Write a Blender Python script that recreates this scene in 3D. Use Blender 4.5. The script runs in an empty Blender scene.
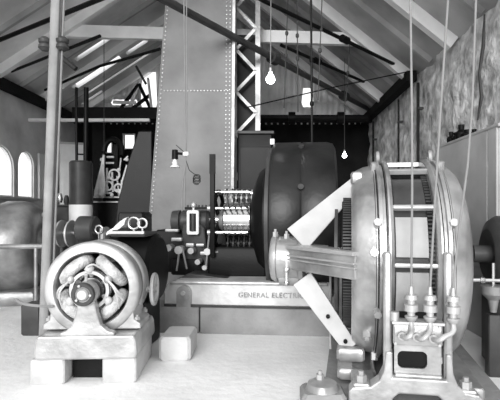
import bpy, bmesh, math, random
from mathutils import Vector, Matrix, Euler
random.seed(7)
S = bpy.context.scene
COL = S.collection
R = math.radians
PI = math.pi
# ------------------------------------------------------------------ camera, sky, sun, exposure
F = 450.0; VX, VY, CH = 268.0, 212.0, 1.6
cam = bpy.data.objects.new('camera', bpy.data.cameras.new('camera')); COL.objects.link(cam)
cam.location = (0, 0, CH); cam.rotation_euler = (R(90), 0, 0)
cam.data.sensor_width = 36; cam.data.lens = 36 * F / 500
cam.data.shift_x = -(VX - 250) / 500; cam.data.shift_y = (VY - 200) / 500
cam.data.clip_start = 0.05
S.camera = cam
W = bpy.data.worlds.new('world'); S.world = W; W.use_nodes = True
bg = W.node_tree.nodes['Background']; bg.inputs[0].default_value = (1, 1, 1, 1); bg.inputs[1].default_value = 1.2
sun = bpy.data.objects.new('sun', bpy.data.lights.new('sun', 'SUN')); COL.objects.link(sun)
sun.data.energy = 2.7; sun.data.angle = R(30); sun.rotation_euler = Euler((R(73), 0, R(-10)))
V = S.view_settings
V.view_transform = 'Standard'; V.look = 'None'; V.gamma = 1; V.use_curve_mapping = False; V.exposure = 0.15

def at(px, py, Y):
    return Vector(((px - VX) / F * Y, Y, CH - (py - VY) / F * Y))

# ------------------------------------------------------------------ materials
def mat(name, g, rough=0.6, metal=0.0, var=0.15, scale=6.0, bump=0.0, bscale=40.0, emit=None, spec=0.5):
    m = bpy.data.materials.new(name); m.use_nodes = True
    nt = m.node_tree; b = nt.nodes['Principled BSDF']
    b.inputs['Roughness'].default_value = rough; b.inputs['Metallic'].default_value = metal
    b.inputs['Specular IOR Level'].default_value = spec
    tc = nt.nodes.new('ShaderNodeTexCoord')
    no = nt.nodes.new('ShaderNodeTexNoise'); no.inputs['Scale'].default_value = scale; no.inputs['Detail'].default_value = 6
    nt.links.new(tc.outputs['Object'], no.inputs['Vector'])
    mr = nt.nodes.new('ShaderNodeMapRange')
    mr.inputs[1].default_value = 0.3; mr.inputs[2].default_value = 0.7
    mr.inputs[3].default_value = max(0, g * (1 - var)); mr.inputs[4].default_value = min(1, g * (1 + var))
    nt.links.new(no.outputs['Fac'], mr.inputs[0])
    nt.links.new(mr.outputs[0], b.inputs['Base Color'])
    if bump:
        n2 = nt.nodes.new('ShaderNodeTexNoise'); n2.inputs['Scale'].default_value = bscale; n2.inputs['Detail'].default_value = 5
        nt.links.new(tc.outputs['Object'], n2.inputs['Vector'])
        bp = nt.nodes.new('ShaderNodeBump'); bp.inputs['Strength'].default_value = bump; bp.inputs['Distance'].default_value = 0.05
        nt.links.new(n2.outputs['Fac'], bp.inputs['Height']); nt.links.new(bp.outputs[0], b.inputs['Normal'])
    if emit:
        b.inputs['Emission Color'].default_value = (1, 1, 1, 1); b.inputs['Emission Strength'].default_value = emit
    return m
LG = mat('light_grey_enamel', .42, .38, .45, .3, 4, .12, 18)
WP = mat('pale_arm_paint', .5, .6, .0, .1, 5, .05)
CT = mat('cloth_tape', .5, .8, 0, .35, 12, .5, 50)
MG = mat('mid_grey_enamel', .30, .34, .3, .35, 4, .12, 16)
GG = mat('generator_enamel', .36, .34, .55, .5, 2.6, .14, 14)
DG = mat('dark_grey_iron', .05, .4, .0, .3, 4, .05, spec=.25)
BK = mat('black_iron', .006, .45, .0, .3, 5, .05, spec=.15)
BS = mat('black_sheet', .007, .4, 0, .3, 3, .05, spec=.2)
DRM = mat('drum_sheet', .018, .35, .1, .35, 3, .08, 10, spec=.3)
CV = mat('cover_paint', .36, .6, 0, .15, 4, .05)
BED = mat('bed_paint', .6, .38, .25, .2, 3, .1, 12)
RFL = mat('lit_roof_boards', .66, .9, 0, .3, .9, .2, 7)  # roof boards with the left slope's stronger light painted into the colour
WH = mat('white_paint', .8, .55, 0, .06, 5)
ST = mat('bright_steel', .75, .25, .9, .1, 8)
CU = mat('commutator_bars', .5, .22, .95, .1, 8)
BR = mat('machined_metal', .48, .45, .6, .12, 8)
CO = mat('cotton_tape', .55, .75, 0, .2, 14, .3, 60)
CN = mat('concrete', .52, .9, 0, .15, 3, .25, 20)
CD = mat('dusty_concrete', .26, .9, 0, .2, 3, .25, 20)
FL = mat('pale_floor', .86, .85, 0, .14, .9, .2, 12)
RW = mat('rough_plaster', .75, .95, 0, .6, 4.5, 1.0, 9)
LW = mat('grey_plaster', .62, .95, 0, .25, 1.2, .2, 9)
RF = mat('roof_boards', .38, .9, 0, .4, .9, .2, 7)
RFT = mat('rafter_paint', .85, .7, 0, .12, 2, .1)
CG = mat('corrugated_sheet', .8, .6, .1, .15, 2)
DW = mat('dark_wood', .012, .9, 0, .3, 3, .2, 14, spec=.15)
PW = mat('painted_wood', .42, .7, 0, .15, 2, .1, 10)
PL = mat('pole_wood', .28, .8, 0, .25, 3, .2, 20)
DU = mat('duct_sheet', .15, .5, .15, .22, 1.6, .08, 12)
WR = mat('pale_cable', .22, .7, 0, .1, 8)
DWR = mat('dark_cable', .06, .7, 0, .1, 8)
GL = mat('lit_bulb', .9, .2, 0, 0, 5, emit=25)
GU = mat('bulb_glass', .75, .1, 0, .05, 5)
CL = mat('white_cloth', .85, .9, 0, .06, 6, .2, 20)
PO = mat('porcelain', .6, .25, 0, .06, 6)

# ------------------------------------------------------------------ mesh builder
class MB:
    def __init__(s): s.v = []; s.f = []
    def add(s, vs, fs, M=None):
        o = len(s.v)
        s.v += [(M @ Vector(v)) if M else Vector(v) for v in vs]
        s.f += [tuple(i + o for i in f) for f in fs]
        return s
    def box(s, c, d, M=None, ch=0.0):
        x, y, z = d[0] / 2, d[1] / 2, d[2] / 2; c = Vector(c)
        if ch <= 0:
            vs = [c + Vector(p) for p in ((-x,-y,-z),(x,-y,-z),(x,y,-z),(-x,y,-z),(-x,-y,z),(x,-y,z),(x,y,z),(-x,y,z))]
            fs = [(0,3,2,1),(4,5,6,7),(0,1,5,4),(1,2,6,5),(2,3,7,6),(3,0,4,7)]
            return s.add(vs, fs, M)
        h = ch
        ring = lambda a, b, zz: [c + Vector(p) for p in ((-a+h,-b,zz),(a-h,-b,zz),(a,-b+h,zz),(a,b-h,zz),(a-h,b,zz),(-a+h,b,zz),(-a,b-h,zz),(-a,-b+h,zz))]
        vs = ring(x-h*.7, y-h*.7, -z) + ring(x, y, -z+h) + ring(x, y, z-h) + ring(x-h*.7, y-h*.7, z)
        fs = [tuple(range(7, -1, -1)), tuple(range(24, 32))]
        for k in range(3):
            for i in range(8):
                j = (i+1) % 8; fs.append((k*8+i, k*8+j, k*8+8+j, k*8+8+i))
        return s.add(vs, fs, M)
    def cyl(s, p0, p1, r0, r1=None, n=16, cap=True):
        r1 = r0 if r1 is None else r1
        p0, p1 = Vector(p0), Vector(p1); d = (p1 - p0).normalized()
        a = d.orthogonal().normalized(); b = d.cross(a)
        vs = []
        for p, r in ((p0, r0), (p1, r1)):
            vs += [p + (a * math.cos(2*PI*i/n) + b * math.sin(2*PI*i/n)) * r for i in range(n)]
        fs = [(i, (i+1) % n, n + (i+1) % n, n + i) for i in range(n)]
        if cap: fs += [tuple(range(n-1, -1, -1)), tuple(range(n, 2*n))]
        return s.add(vs, fs)
    def tube(s, pts, r, n=8, smooth=0):
        pts = [Vector(p) for p in pts]
        for _ in range(smooth):
            q = [pts[0]]
            for a, b in zip(pts, pts[1:]): q += [a.lerp(b, .25), a.lerp(b, .75)]
            pts = q + [pts[-1]]
        rs = r if isinstance(r, (list, tuple)) else [r] * len(pts)
        t0 = (pts[1] - pts[0]).normalized(); a = t0.orthogonal().normalized()
        vs = []
        for k, p in enumerate(pts):
            t = (pts[min(k+1, len(pts)-1)] - pts[max(k-1, 0)]).normalized()
            a = (a - t * a.dot(t)).normalized(); b = t.cross(a)
            vs += [p + (a * math.cos(2*PI*i/n) + b * math.sin(2*PI*i/n)) * rs[k] for i in range(n)]
        fs = []
        for k in range(len(pts)-1):
            for i in range(n):
                j = (i+1) % n; fs.append((k*n+i, k*n+j, (k+1)*n+j, (k+1)*n+i))
        fs += [tuple(range(n-1, -1, -1)), tuple(range((len(pts)-1)*n, len(pts)*n))]
        return s.add(vs, fs)
    def lathe(s, prof, c=(0,0,0), ax='x', n=64, close=False, a0=0, a1=2*PI):
        """prof: list of (along, radius). close: joins last to first (ring section)"""
        c = Vector(c); full = abs(a1 - a0 - 2*PI) < 1e-6; m = n if full else n + 1
        def P(u, r, t):
            co, si = math.cos(t) * r, math.sin(t) * r
            return c + Vector({'x': (u, co, si), 'y': (co, u, si), 'z': (co, si, u)}[ax])
        vs = []; np_ = len(prof)
        for i in range(m):
            t = a0 + (a1 - a0) * i / n
            vs += [P(u, r, t) for u, r in prof]
        fs = []
        for i in range(n):
            j = (i+1) % m
            for k in range(np_ if close else np_ - 1):
                l = (k+1) % np_; fs.append((i*np_+k, j*np_+k, j*np_+l, i*np_+l))
        if not close:
            for k in (0, np_-1):
                if prof[k][1] > 1e-4 and full: fs.append(tuple(i*np_+k for i in range(m)))
        elif not full:
            fs += [tuple(range(np_)), tuple(range((m-1)*np_, m*np_))]
        return s.add(vs, fs)
    def prism(s, poly, d, M=None, holes=None):
        """poly in (x,z), extruded along y from 0 to d"""
        n = len(poly)
        vs = [(x, 0, z) for x, z in poly] + [(x, d, z) for x, z in poly]
        fs = [tuple(range(n)), tuple(range(2*n-1, n-1, -1))] + [(i, n+i, n+(i+1) % n, (i+1) % n) for i in range(n)]
        return s.add(vs, fs, M)
    def sphere(s, c, r, n=12, sc=(1,1,1)):
        c = Vector(c); vs = [c + Vector((0, 0, r*sc[2]))]; m = n // 2
        for k in range(1, m):
            for i in range(n):
                t = PI*k/m; p = 2*PI*i/n
                vs.append(c + Vector((r*sc[0]*math.sin(t)*math.cos(p), r*sc[1]*math.sin(t)*math.sin(p), r*sc[2]*math.cos(t))))
        vs.append(c - Vector((0, 0, r*sc[2]))); L = len(vs)-1
        fs = [(0, 1+i, 1+(i+1) % n) for i in range(n)]
        for k in range(m-2):
            for i in range(n):
                j = (i+1) % n; fs.append((1+k*n+i, 1+(k+1)*n+i, 1+(k+1)*n+j, 1+k*n+j))
        fs += [(L, 1+(m-2)*n+(i+1) % n, 1+(m-2)*n+i) for i in range(n)]
        return s.add(vs, fs)
    def torus(s, c, R_, r, ax='y', n=32, m=10):
        prof = [(r*math.cos(2*PI*k/m), R_ + r*math.sin(2*PI*k/m)) for k in range(m)]
        return s.lathe(prof, c, ax, n, close=True)
    def hexnut(s, c, r, h, ax='z'):
        c = Vector(c); d = {'x': Vector((h,0,0)), 'y': Vector((0,-h,0)), 'z': Vector((0,0,h))}[ax]
        s.cyl(c, c+d, r, r, 6); s.cyl(c+d*.9, c+d*1.6, r*.5, r*.5, 8)
        return s
    def mesh(s, name, m, smooth=35):
        me = bpy.data.meshes.new(name); me.from_pydata([tuple(v) for v in s.v], [], s.f)
        bm = bmesh.new(); bm.from_mesh(me); bmesh.ops.recalc_face_normals(bm, faces=bm.faces); bm.to_mesh(me); bm.free()
        me.materials.append(m)
        if smooth:
            me.polygons.foreach_set('use_smooth', [True]*len(me.polygons)); me.set_sharp_from_angle(angle=R(smooth))
        return me
    def build(s, name, m, parent=None, smooth=35, bevel=0, loc=None):
        return obj(name, s.mesh(name, m, smooth), parent, bevel, loc)

def obj(name, me, parent=None, bevel=0, loc=None):
    o = bpy.data.objects.new(name, me); COL.objects.link(o)
    if parent: o.parent = parent
    if loc is not None: o.location = loc
    if bevel:
        b = o.modifiers.new('bevel', 'BEVEL'); b.width = bevel; b.segments = 2; b.limit_method = 'ANGLE'; b.angle_limit = R(40)
    return o
def thing(name, label, cat, loc=(0,0,0), rz=0, group=None):
    o = bpy.data.objects.new(name, None); COL.objects.link(o); o.empty_display_size = .1
    o.location = loc; o.rotation_euler = (0, 0, rz); return tag(o, label, cat, group)
def tag(o, label, cat, group=None):
    o['label'] = label; o['category'] = cat
    if group: o['group'] = group
    return o
def struct(o): o['kind'] = 'structure'; return o
def lab(o, t): o['label'] = t; return o
def cut(o, cutters):
    """cuts openings into a mesh and removes the cutters again"""
    for c in cutters:
        m = o.modifiers.new('cut', 'BOOLEAN'); m.object = c; m.operation = 'DIFFERENCE'; m.solver = 'EXACT'
    bpy.context.view_layer.update()
    dg = bpy.context.evaluated_depsgraph_get()
    me = bpy.data.meshes.new_from_object(o.evaluated_get(dg)); o.modifiers.clear(); o.data = me
    for c in cutters: bpy.data.objects.remove(c)

# ================================================================== SETTING
XL, XR, ZE, YB, YN = -5.8, 3.0, 4.45, 13.6, 2.6
RX = -.945; RZ = ZE + .65 * (RX - XL)
def roofz(x): return RZ - (x - RX) * (RZ - ZE) / (XR - RX) if x > RX else RZ - (RX - x) * .65
fl = MB().box(((XL+XR)/2, 5.8, -.06), (XR-XL+.6, 16.4, .12)).build('floor', FL); struct(fl)
# left wall with two arched openings
def arch_poly(y0, y1, z0, z1, n=10):
    r = (y1-y0)/2; c = (y0+y1)/2; zs = z1 - r
    return [(y0, z0), (y1, z0)] + [(c + r*math.cos(PI*k/n), zs + r*math.sin(PI*k/n)) for k in range(n+1)]
wl = MB().box((XL-.07, (YN+YB)/2, ZE/2), (.14, YB-YN, ZE)).build('wall_left', LW, smooth=0); struct(wl)
My = Matrix(((0, -1, 0, 0), (1, 0, 0, 0), (0, 0, 1, 0), (0, 0, 0, 1)))   # prism x -> world y
wins = [(9.3, 10.28), (10.45, 11.15)]
cs = []
for y0, y1 in wins:
    cs.append(MB().prism(arch_poly(y0, y1, 1.94, 3.06), .8, Matrix.Translation((XL+.25, 0, 0)) @ My).build('cutter', LW))
cut(wl, cs)
for i, (y0, y1) in enumerate(wins):
    fr = MB()
    o_ = arch_poly(y0-.015, y1+.015, 1.92, 3.08, 14); n_ = arch_poly(y0+.035, y1-.035, 1.975, 3.03, 14)
    vs = []; k = len(o_)
    for dx in (0, .06):
        vs += [(XL-.1+dx, y, z) for y, z in o_] + [(XL-.1+dx, y, z) for y, z in n_]
    fs = []
    for j in range(k):
        l = (j+1) % k
        fs += [(j, l, k+l, k+j), (2*k+j, 3*k+j, 3*k+l, 2*k+l), (k+j, k+l, 3*k+l, 3*k+j), (j, 2*k+j, 2*k+l, l)]
    w = fr.add(vs, fs).build('window_%d' % (i+1), WH, smooth=0); struct(w)
    MB().box((XL+.03, (y0+y1)/2, 1.91), (.16, y1-y0+.16, .05)).build('window_sill', PW, w, bevel=.006)
# right wall: rough rubble plaster relief
vs = []; fs = []; ny, nz = 110, 44
from mathutils import noise
for i in range(ny+1):
    for j in range(nz+1):
        y = YN + (YB-YN)*i/ny; z = ZE*j/nz
        h = noise.noise(Vector((y*1.3, z*2.2, 3))) * .09 + noise.noise(Vector((y*5, z*4.3, 9))) * .045 + noise.noise(Vector((y*11, z*9, 1))) * .02
        vs.append((XR + .02 + h*.8 + .03, y, z))
for i in range(ny):
    for j in range(nz):
        a = i*(nz+1)+j; fs.append((a, a+nz+1, a+nz+2, a+1))
b0 = len(vs); vs += [(XR+.35, YN, 0), (XR+.35, YB, 0), (XR+.35, YB, ZE), (XR+.35, YN, ZE)]; fs.append((b0, b0+3, b0+2, b0+1))
e = lambda i, j: i*(nz+1)+j
fs += [tuple([e(i, nz) for i in range(ny+1)] + [b0+2, b0+3]), tuple([e(0, j) for j in range(nz, -1, -1)] + [b0, b0+3]), tuple([e(ny, j) for j in range(nz+1)] + [b0+2, b0+1])]
wr = MB().add(vs, fs).build('wall_right', RW, smooth=60); struct(wr)
# crack and stain ridges on the plaster of the right wall
for pts in (((2.96,6.15,4.3),(2.98,6.22,3.9),(2.96,6.3,3.55),(2.97,6.25,3.2),(2.96,6.35,2.9)), ):
    MB().tube(pts, [.012, .03, .02, .028, .012], 5).build('mortar_ridge', DG, wr)
# far wall: dark lower part with small openings, corrugated gable above
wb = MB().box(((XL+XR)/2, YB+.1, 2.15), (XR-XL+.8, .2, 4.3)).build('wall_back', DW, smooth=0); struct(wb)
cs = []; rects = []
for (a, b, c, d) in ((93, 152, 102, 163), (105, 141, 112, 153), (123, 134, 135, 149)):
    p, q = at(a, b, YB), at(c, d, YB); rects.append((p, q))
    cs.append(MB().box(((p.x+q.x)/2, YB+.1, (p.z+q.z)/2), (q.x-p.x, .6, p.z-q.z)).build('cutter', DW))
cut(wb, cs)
for i, (p, q) in enumerate(rects[:3]):
    m = MB(); t = .03
    for x in (p.x, q.x): m.box((x, YB+.02, (p.z+q.z)/2), (t, .08, p.z-q.z+t))
    for z in (p.z, q.z): m.box(((p.x+q.x)/2, YB+.02, z), (q.x-p.x, .08, t))
    struct(m.build('window_%d' % (i+3), PW))
holes = [(at(302, 0, YB).x, at(313, 0, YB).x, at(0, 107, YB).z, at(0, 88, YB).z), (at(112, 0, YB).x, at(137, 0, YB).x, at(0, 105, YB).z, at(0, 99.5, YB).z), (at(142, 0, YB).x, at(156, 0, YB).x, at(0, 108, YB).z, at(0, 72, YB).z)]
vs = []; fs = []; x = XL+.02; k = 0
while x < XR+.25:
    y = YB + .02*math.sin(k*PI/2) + .02
    h = [q for q in holes if q[0] <= x <= q[1]]; lo, hi = (h[0][2], h[0][3]) if h else (4.9, 4.9)
    vs += [(x, y, 4.25), (x, y, lo), (x, y, hi), (x, y, roofz(x)-.02)]
    if k: a = 4*k-4; fs += [(a, a+4, a+5, a+1), (a+2, a+6, a+7, a+3)]
    x += .045; k += 1
gab = MB().add(vs, fs).build('corrugated_gable', CG, wb)
gab.modifiers.new('thick', 'SOLIDIFY').thickness = .01
# bright vertical slot in the gable
# roof
YRF = 3.7
def slope_cut(y0, y1, x0, x1):
    z = lambda x: RZ - .65*(RX-x)
    m = MB(); m.prism([(x0, z(x0)-.3), (x1, z(x1)-.3), (x1, z(x1)+.5), (x0, z(x0)+.5)], y1-y0, Matrix.Translation((0, y0, 0)))
    return m.build('cutter', RF)
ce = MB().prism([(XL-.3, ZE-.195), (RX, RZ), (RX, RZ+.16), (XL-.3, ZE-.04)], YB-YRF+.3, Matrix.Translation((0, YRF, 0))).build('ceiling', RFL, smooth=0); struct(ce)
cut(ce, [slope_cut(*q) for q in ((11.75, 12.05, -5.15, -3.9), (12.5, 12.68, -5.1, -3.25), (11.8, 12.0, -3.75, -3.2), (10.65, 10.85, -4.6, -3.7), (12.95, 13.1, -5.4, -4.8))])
struct(MB().prism([(XR+.3, ZE-.24), (XR+.3, ZE-.08), (RX, RZ+.16), (RX, RZ)], YB-YRF+.3, Matrix.Translation((0, YRF, 0))).build('ceiling', RF, smooth=0))
def beam(a, b, w, h, m=None):
    """box beam between two points, w horizontal, h vertical"""
    a, b = Vector(a), Vector(b); d = b - a; L = d.length; x = d.normalized()
    up = Vector((0, 0, 1)) if abs(x.z) < .95 else Vector((0, 1, 0))
    y = up.cross(x).normalized(); z = x.cross(y)
    M = Matrix((( x.x, y.x, z.x, 0), (x.y, y.y, z.y, 0), (x.z, y.z, z.z, 0), (0, 0, 0, 1)))
    return (m or MB()).box((L/2, 0, 0), (L, w, h), Matrix.Translation(a) @ M)
for Y in (5.3, 7.3, 9.3, 11.3, 13.2):
    beam((XL, Y, ZE-.1), (RX, Y, RZ-.1), .13, .2).build('rafter', RFT, ce, smooth=0)
    beam((XR, Y, ZE-.12), (RX, Y, RZ-.12), .15, .22).build('rafter', RFT, ce, smooth=0)
for Y in (6.3, 8.3, 10.3, 12.3):
    beam((XR, Y, ZE-.06), (RX, Y, RZ-.06), .07, .1).build('rafter', RF, ce, smooth=0)
    beam((XL, Y, ZE-.06), (RX, Y, RZ-.06), .07, .1).build('rafter', RF, ce, smooth=0)
c = MB().box((-1.12, 9.42, 5.32), (6.9, .12, .25)); cb = c.build('collar_beam', RFT, ce, smooth=0)
cb.rotation_euler = (0, R(1.6), 0); cb.location = (0, 0, -.06)
MB().box(((XL+XR)/2, 12.9, 4.27), (XR-XL-.05, .16, .2)).build('tie_beam', DW, ce, smooth=0)
lab(MB().box((-4.3, 10.84, 3.81), (2.9, .1, .07)).build('ledger', RFT, ce, smooth=0), 'pale strip under the dark tie beam')
MB().box((-3.0, 11.0, 4.0), (3.5, .2, .28)).build('tie_beam', DW, ce, smooth=0)
for Y0, Y1 in ((9.0, 13.5),):
    MB().box((XR-.12, (Y0+Y1)/2, ZE-.12), (.2, Y1-Y0, .2)).build('wall_plate', DW, ce, smooth=0)
MB().box((XL+.14, 8.5, ZE-.12), (.2, 10, .2)).build('wall_plate', DW, ce, smooth=0)
# zigzag webs in the far truss
xs = [-4.3, -3.9, -3.5, -3.2, -2.9]
for i, (a, b) in enumerate(zip(((150,95),(128,112),(139,84),(152,112),(118,112)), ((128,112),(139,84),(152,112),(148,78),(139,84)))):
    beam(at(*a, 12.6), at(*b, 12.6), .05, .09).build('web_strut', RFT if i % 2 else DW, ce, smooth=0)
# white strips painting bright gaps of light at eaves level into the dark truss
for (a, b) in (((75, 113), (92, 113)), ((96, 113), (135, 115)), ((113, 102), (136, 103))):
    beam(at(*a, 12.5), at(*b, 12.5), .03, .09).build('gap_light', WH, ce, smooth=0)
# dark raking struts
for (a, Ya, b, Yb, r) in (((60, 56), 8, (76, 69), 8, .045), ((136, 66), 11, (146, 84), 11, .03)):
    MB().cyl(at(*a, Ya), at(*b, Yb), r).build('strut', DG, ce)

# overhead iron pipes at truss level
def pipe(label, pts, r, m=BK, name='iron_pipe', cat='pipe', group=None, collars=()):
    o = MB().tube(pts, r, 10).build(name, m)
    tag(o, label, cat, group)
    for t in collars:
        a, b = Vector(pts[0]), Vector(pts[-1]); d = (b-a).normalized(); c = a.lerp(b, t)
        MB().cyl(c-d*.09, c+d*.09, r*1.9, n=12).build('coupling', m, o)
    return o
a, b = at(150, -8, 6.5), at(372, 111, 13.1)
pipe('thick black pipe running diagonally overhead in front of the riveted duct', [a + (a-b)*.12, b], .065, DG, collars=(.45, .8))
pipe('long thin dark pipe high above the hanging bulb toward the right wall', [at(225, -20, 6.2), at(266, 2, 7.0), at(408, 71, 9.6)], .035, collars=(.55,))
pipe('short dark pipe between the collar beam and right wall plate', [at(281, 45, 9.0), at(382, 90, 11.9)], .035, collars=(.3,))
pipe('dark pipe across the top left roof slope', [at(-30, 52, 8.9), at(110, -5, 6.8)], .04)
pipe('dark pipe on the left roof below the collar beam', [at(5, 74, 9.9), at(100, 36, 7.9)], .03)
pipe('dark pipe rising left to the riveted duct edge', [at(45, 90, 10.6), at(100, 66, 9.6), at(160, 49, 8.75)], .03)
pipe('horizontal black pipe with couplings crossing in front of the far gable', [at(232, 118, 12.0), at(368, 118, 12.0)], .085, collars=(.44, .8))
tg = MB().tube([at(244, 108, 8.4), at(330, 88, 8.8), at(416, 70, 9.2)], .012, 6).build('guy_wire', BK)
tag(tg, 'thin taut dark wire slanting up from the lattice column to the right wall', 'wire')
# conduits on the right wall
for px, Y0, lb in ((421, 8.7, 'dark conduit running down the rough wall behind the large generator'), (401, 10.0, 'thin farther conduit on the rough right wall'), (374, 12.4, 'farthest vertical conduit near the right wall corner')):
    X = 2.9
    o = MB().tube([(X, Y0, 4.1), (X, Y0, .0)], .03 if px != 401 else .022, 8).build('conduit', BK); tag(o, lb, 'conduit')
    for z in (3.6, 2.4): MB().box((X+.04, Y0, z), (.1, .12, .04)).build('clip', DG, o)

# ================================================================== RIVETED DUCT
Yd = 8.1
T = thing('riveted_duct', 'tall wide riveted sheet-iron duct rising to the roof at centre left', 'duct', (0, 0, 0))
bl, br_, tl, tr = at(147, 240, Yd), at(231, 240, Yd), at(166, -5, Yd), at(233, -5, Yd)
zt = 6.2
def ext(p, q, z):
    t = (z - p.z)/(q.z - p.z); return p.lerp(q, t)
tl, tr = ext(bl, tl, zt), ext(br_, tr, zt); bl, br_ = ext(bl, tl, .0), ext(br_, tr, .0)
def duct_panel(z0, z1):
    m = MB(); L = lambda z: ext(bl, tl, z).x; Q = lambda z: ext(br_, tr, z).x; d = .6
    vs = [(L(z0), Yd, z0), (Q(z0), Yd, z0), (Q(z0), Yd+d, z0), (L(z0), Yd+d, z0), (L(z1), Yd, z1), (Q(z1), Yd, z1), (Q(z1), Yd+d, z1), (L(z1), Yd+d, z1)]
    return m.add(vs, [(0,3,2,1),(4,5,6,7),(0,1,5,4),(1,2,6,5),(2,3,7,6),(3,0,4,7)])
zs = at(0, 88, Yd).z
duct_panel(0, zs).build('sheet_panel', DU, T, bevel=.0, smooth=0)
duct_panel(zs, zt).build('sheet_panel', DU, T, bevel=.0, smooth=0)
rv = MB(); z = .2
while z < zt:
    for e_, o_ in ((ext(bl, tl, z).x, .045), (ext(br_, tr, z).x, -.045), (ext(br_, tr, z).x, -.11)):
        rv.sphere((e_+o_, Yd, z), .017, 6)
    z += .075
x = ext(bl, tl, zs).x + .1
while x < ext(br_, tr, zs).x - .06:
    for dz in (.05,): rv.sphere((x, Yd, zs-dz), .017, 6)
    x += .06
o = rv.build('rivet', LG, T); o['kind'] = 'stuff'
beam((ext(br_, tr, 0).x+.02, Yd-.01, 0), (ext(br_, tr, zt).x+.02, Yd-.01, zt), .05, .03).build('edge_angle', MG, T)
# dark hood / belt guard left of duct
P = [(138, 131), (152, 131), (152, 300), (108, 300), (117, 205), (127, 165)]
P = [(at(x, y, 8.85).x, at(x, y, 8.85).z) for x, y in P]; P[2] = (P[2][0], 0); P[3] = (P[3][0], 0)
o = MB().prism(P, .5, Matrix.Translation((0, 8.85, 0))).build('belt_guard', BS, bevel=.02, smooth=0)
tag(o, 'black slanting sheet-iron belt guard against the left edge of the riveted duct', 'guard')
# ---- tall black cabinet right of the duct
T = thing('black_cabinet', 'tall black cabinet standing right of the riveted duct behind the commutator', 'cabinet', (0, 0, 0))
p, q = at(237.5, 134, 8.45), at(272, 260, 8.45)
MB().box(((p.x+q.x)/2, 8.65, p.z/2), (q.x-p.x, .4, p.z), ch=.02).build('body', BS, T)
MB().box(((p.x+q.x)/2, 8.44, p.z*.62), ((q.x-p.x)*.86, .03, p.z*.6)).build('door', BS, T, bevel=.008)
MB().box(((p.x+q.x)/2+.02, 8.65, p.z+.03), ((q.x-p.x)+.04, .46, .06)).build('top_moulding', DG, T, bevel=.01)
# ---- lattice column
T = thing('lattice_column', 'grey riveted lattice column with zigzag bracing right of the duct', 'column', (0, 0, 0))
Yc = 8.95
for px in (234.5, 258):
    x = at(px, 0, Yc).x; zt_ = roofz(x) - .3
    m = MB().box((x, Yc, zt_/2), (.07 if px < 250 else .09, .02, zt_)); m.box((x + (.035 if px < 250 else -.045), Yc+.06, zt_/2), (.015, .12, zt_))
    m.build('chord', MG, T, smooth=0)
o = MB().box((at(246, 0, 9.1).x, 9.16, 2.6), (.46, .02, 5.2)).build('backing_sheet', BS, T, smooth=0)
xa, xb = at(236, 0, Yc).x, at(256, 0, Yc).x; z = at(0, 92, Yc).z - .42*9; s_ = 0
while z < 6.0:
    a_, b_ = (xa, xb) if s_ % 2 else (xb, xa)
    beam((a_, Yc-.02, z), (b_, Yc-.02, z+.42), .015, .06).build('lacing_bar', LG, T, smooth=0); z += .42; s_ += 1

# ================================================================== LARGE GENERATOR (right)
G = thing('large_generator', 'very large ringed grey generator with end bracket and cable terminals at right', 'generator', (1.37, 4.6, 0), R(-10))
zc = 1.13
def ring_section(s0, s1, r0, r1): return [(s0, r0), (s0, r1), (s1, r1), (s1, r0)]
for sg in (-1, 1):
    n = 96
    # three stepped flanges
    m = MB(); a = .165*sg
    prof = [(a, .74), (a, .97), (a+.03*sg, 1.0), (a+.045*sg, 1.0), (a+.05*sg, .955), (a+.085*sg, .955), (a+.09*sg, .985), (a+.12*sg, .985), (a+.125*sg, .95), (a+.145*sg, .95), (a+.145*sg, .74)]
    m.lathe(prof, (0, 0, zc), 'x', n, close=True).build('frame_ring', GG, G)
    for g0, g1, gr in ((.052, .062, .960), (.126, .134, .955), (.002, .012, .974)):
        MB().lathe([(a+g0*sg, gr-.02), (a+g0*sg, gr), (a+g1*sg, gr), (a+g1*sg, gr-.02)], (0, 0, zc), 'x', n, close=True).build('groove_shade', BK, G)  # black rings paint shade into the grooves between the flanges
    # bell
    m = MB(); a = .315*sg
    if sg < 0:
        pr = [(a, .80), (a, .945), (a-.08, .93), (a-.15, .895), (a-.19, .85), (a-.2, .81), (a-.175, .79), (a-.14, .83), (a-.05, .86)]
    else:
        pr = [(a, .80), (a, .945), (a+.07, .925), (a+.13, .87), (a+.17, .78), (a+.19, .66), (a+.18, .6), (a+.15, .66), (a+.1, .8)]
    m.lathe(pr, (0, 0, zc), 'x', n, close=True)
    m.build('end_bell', GG, G)
# bolts on the frame rings
for sg in (-1, 1):
    for k in range(8):
        t = R(22.5 + 45*k)
        m = MB(); c = Vector((.3*sg, -.98*math.cos(t), zc + .98*math.sin(t))); d = Vector((0, -math.cos(t), math.sin(t)))
        m.cyl(c - d*.05, c + d*.035, .035, n=6); m.build('frame_bolt', BR, G)
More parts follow.
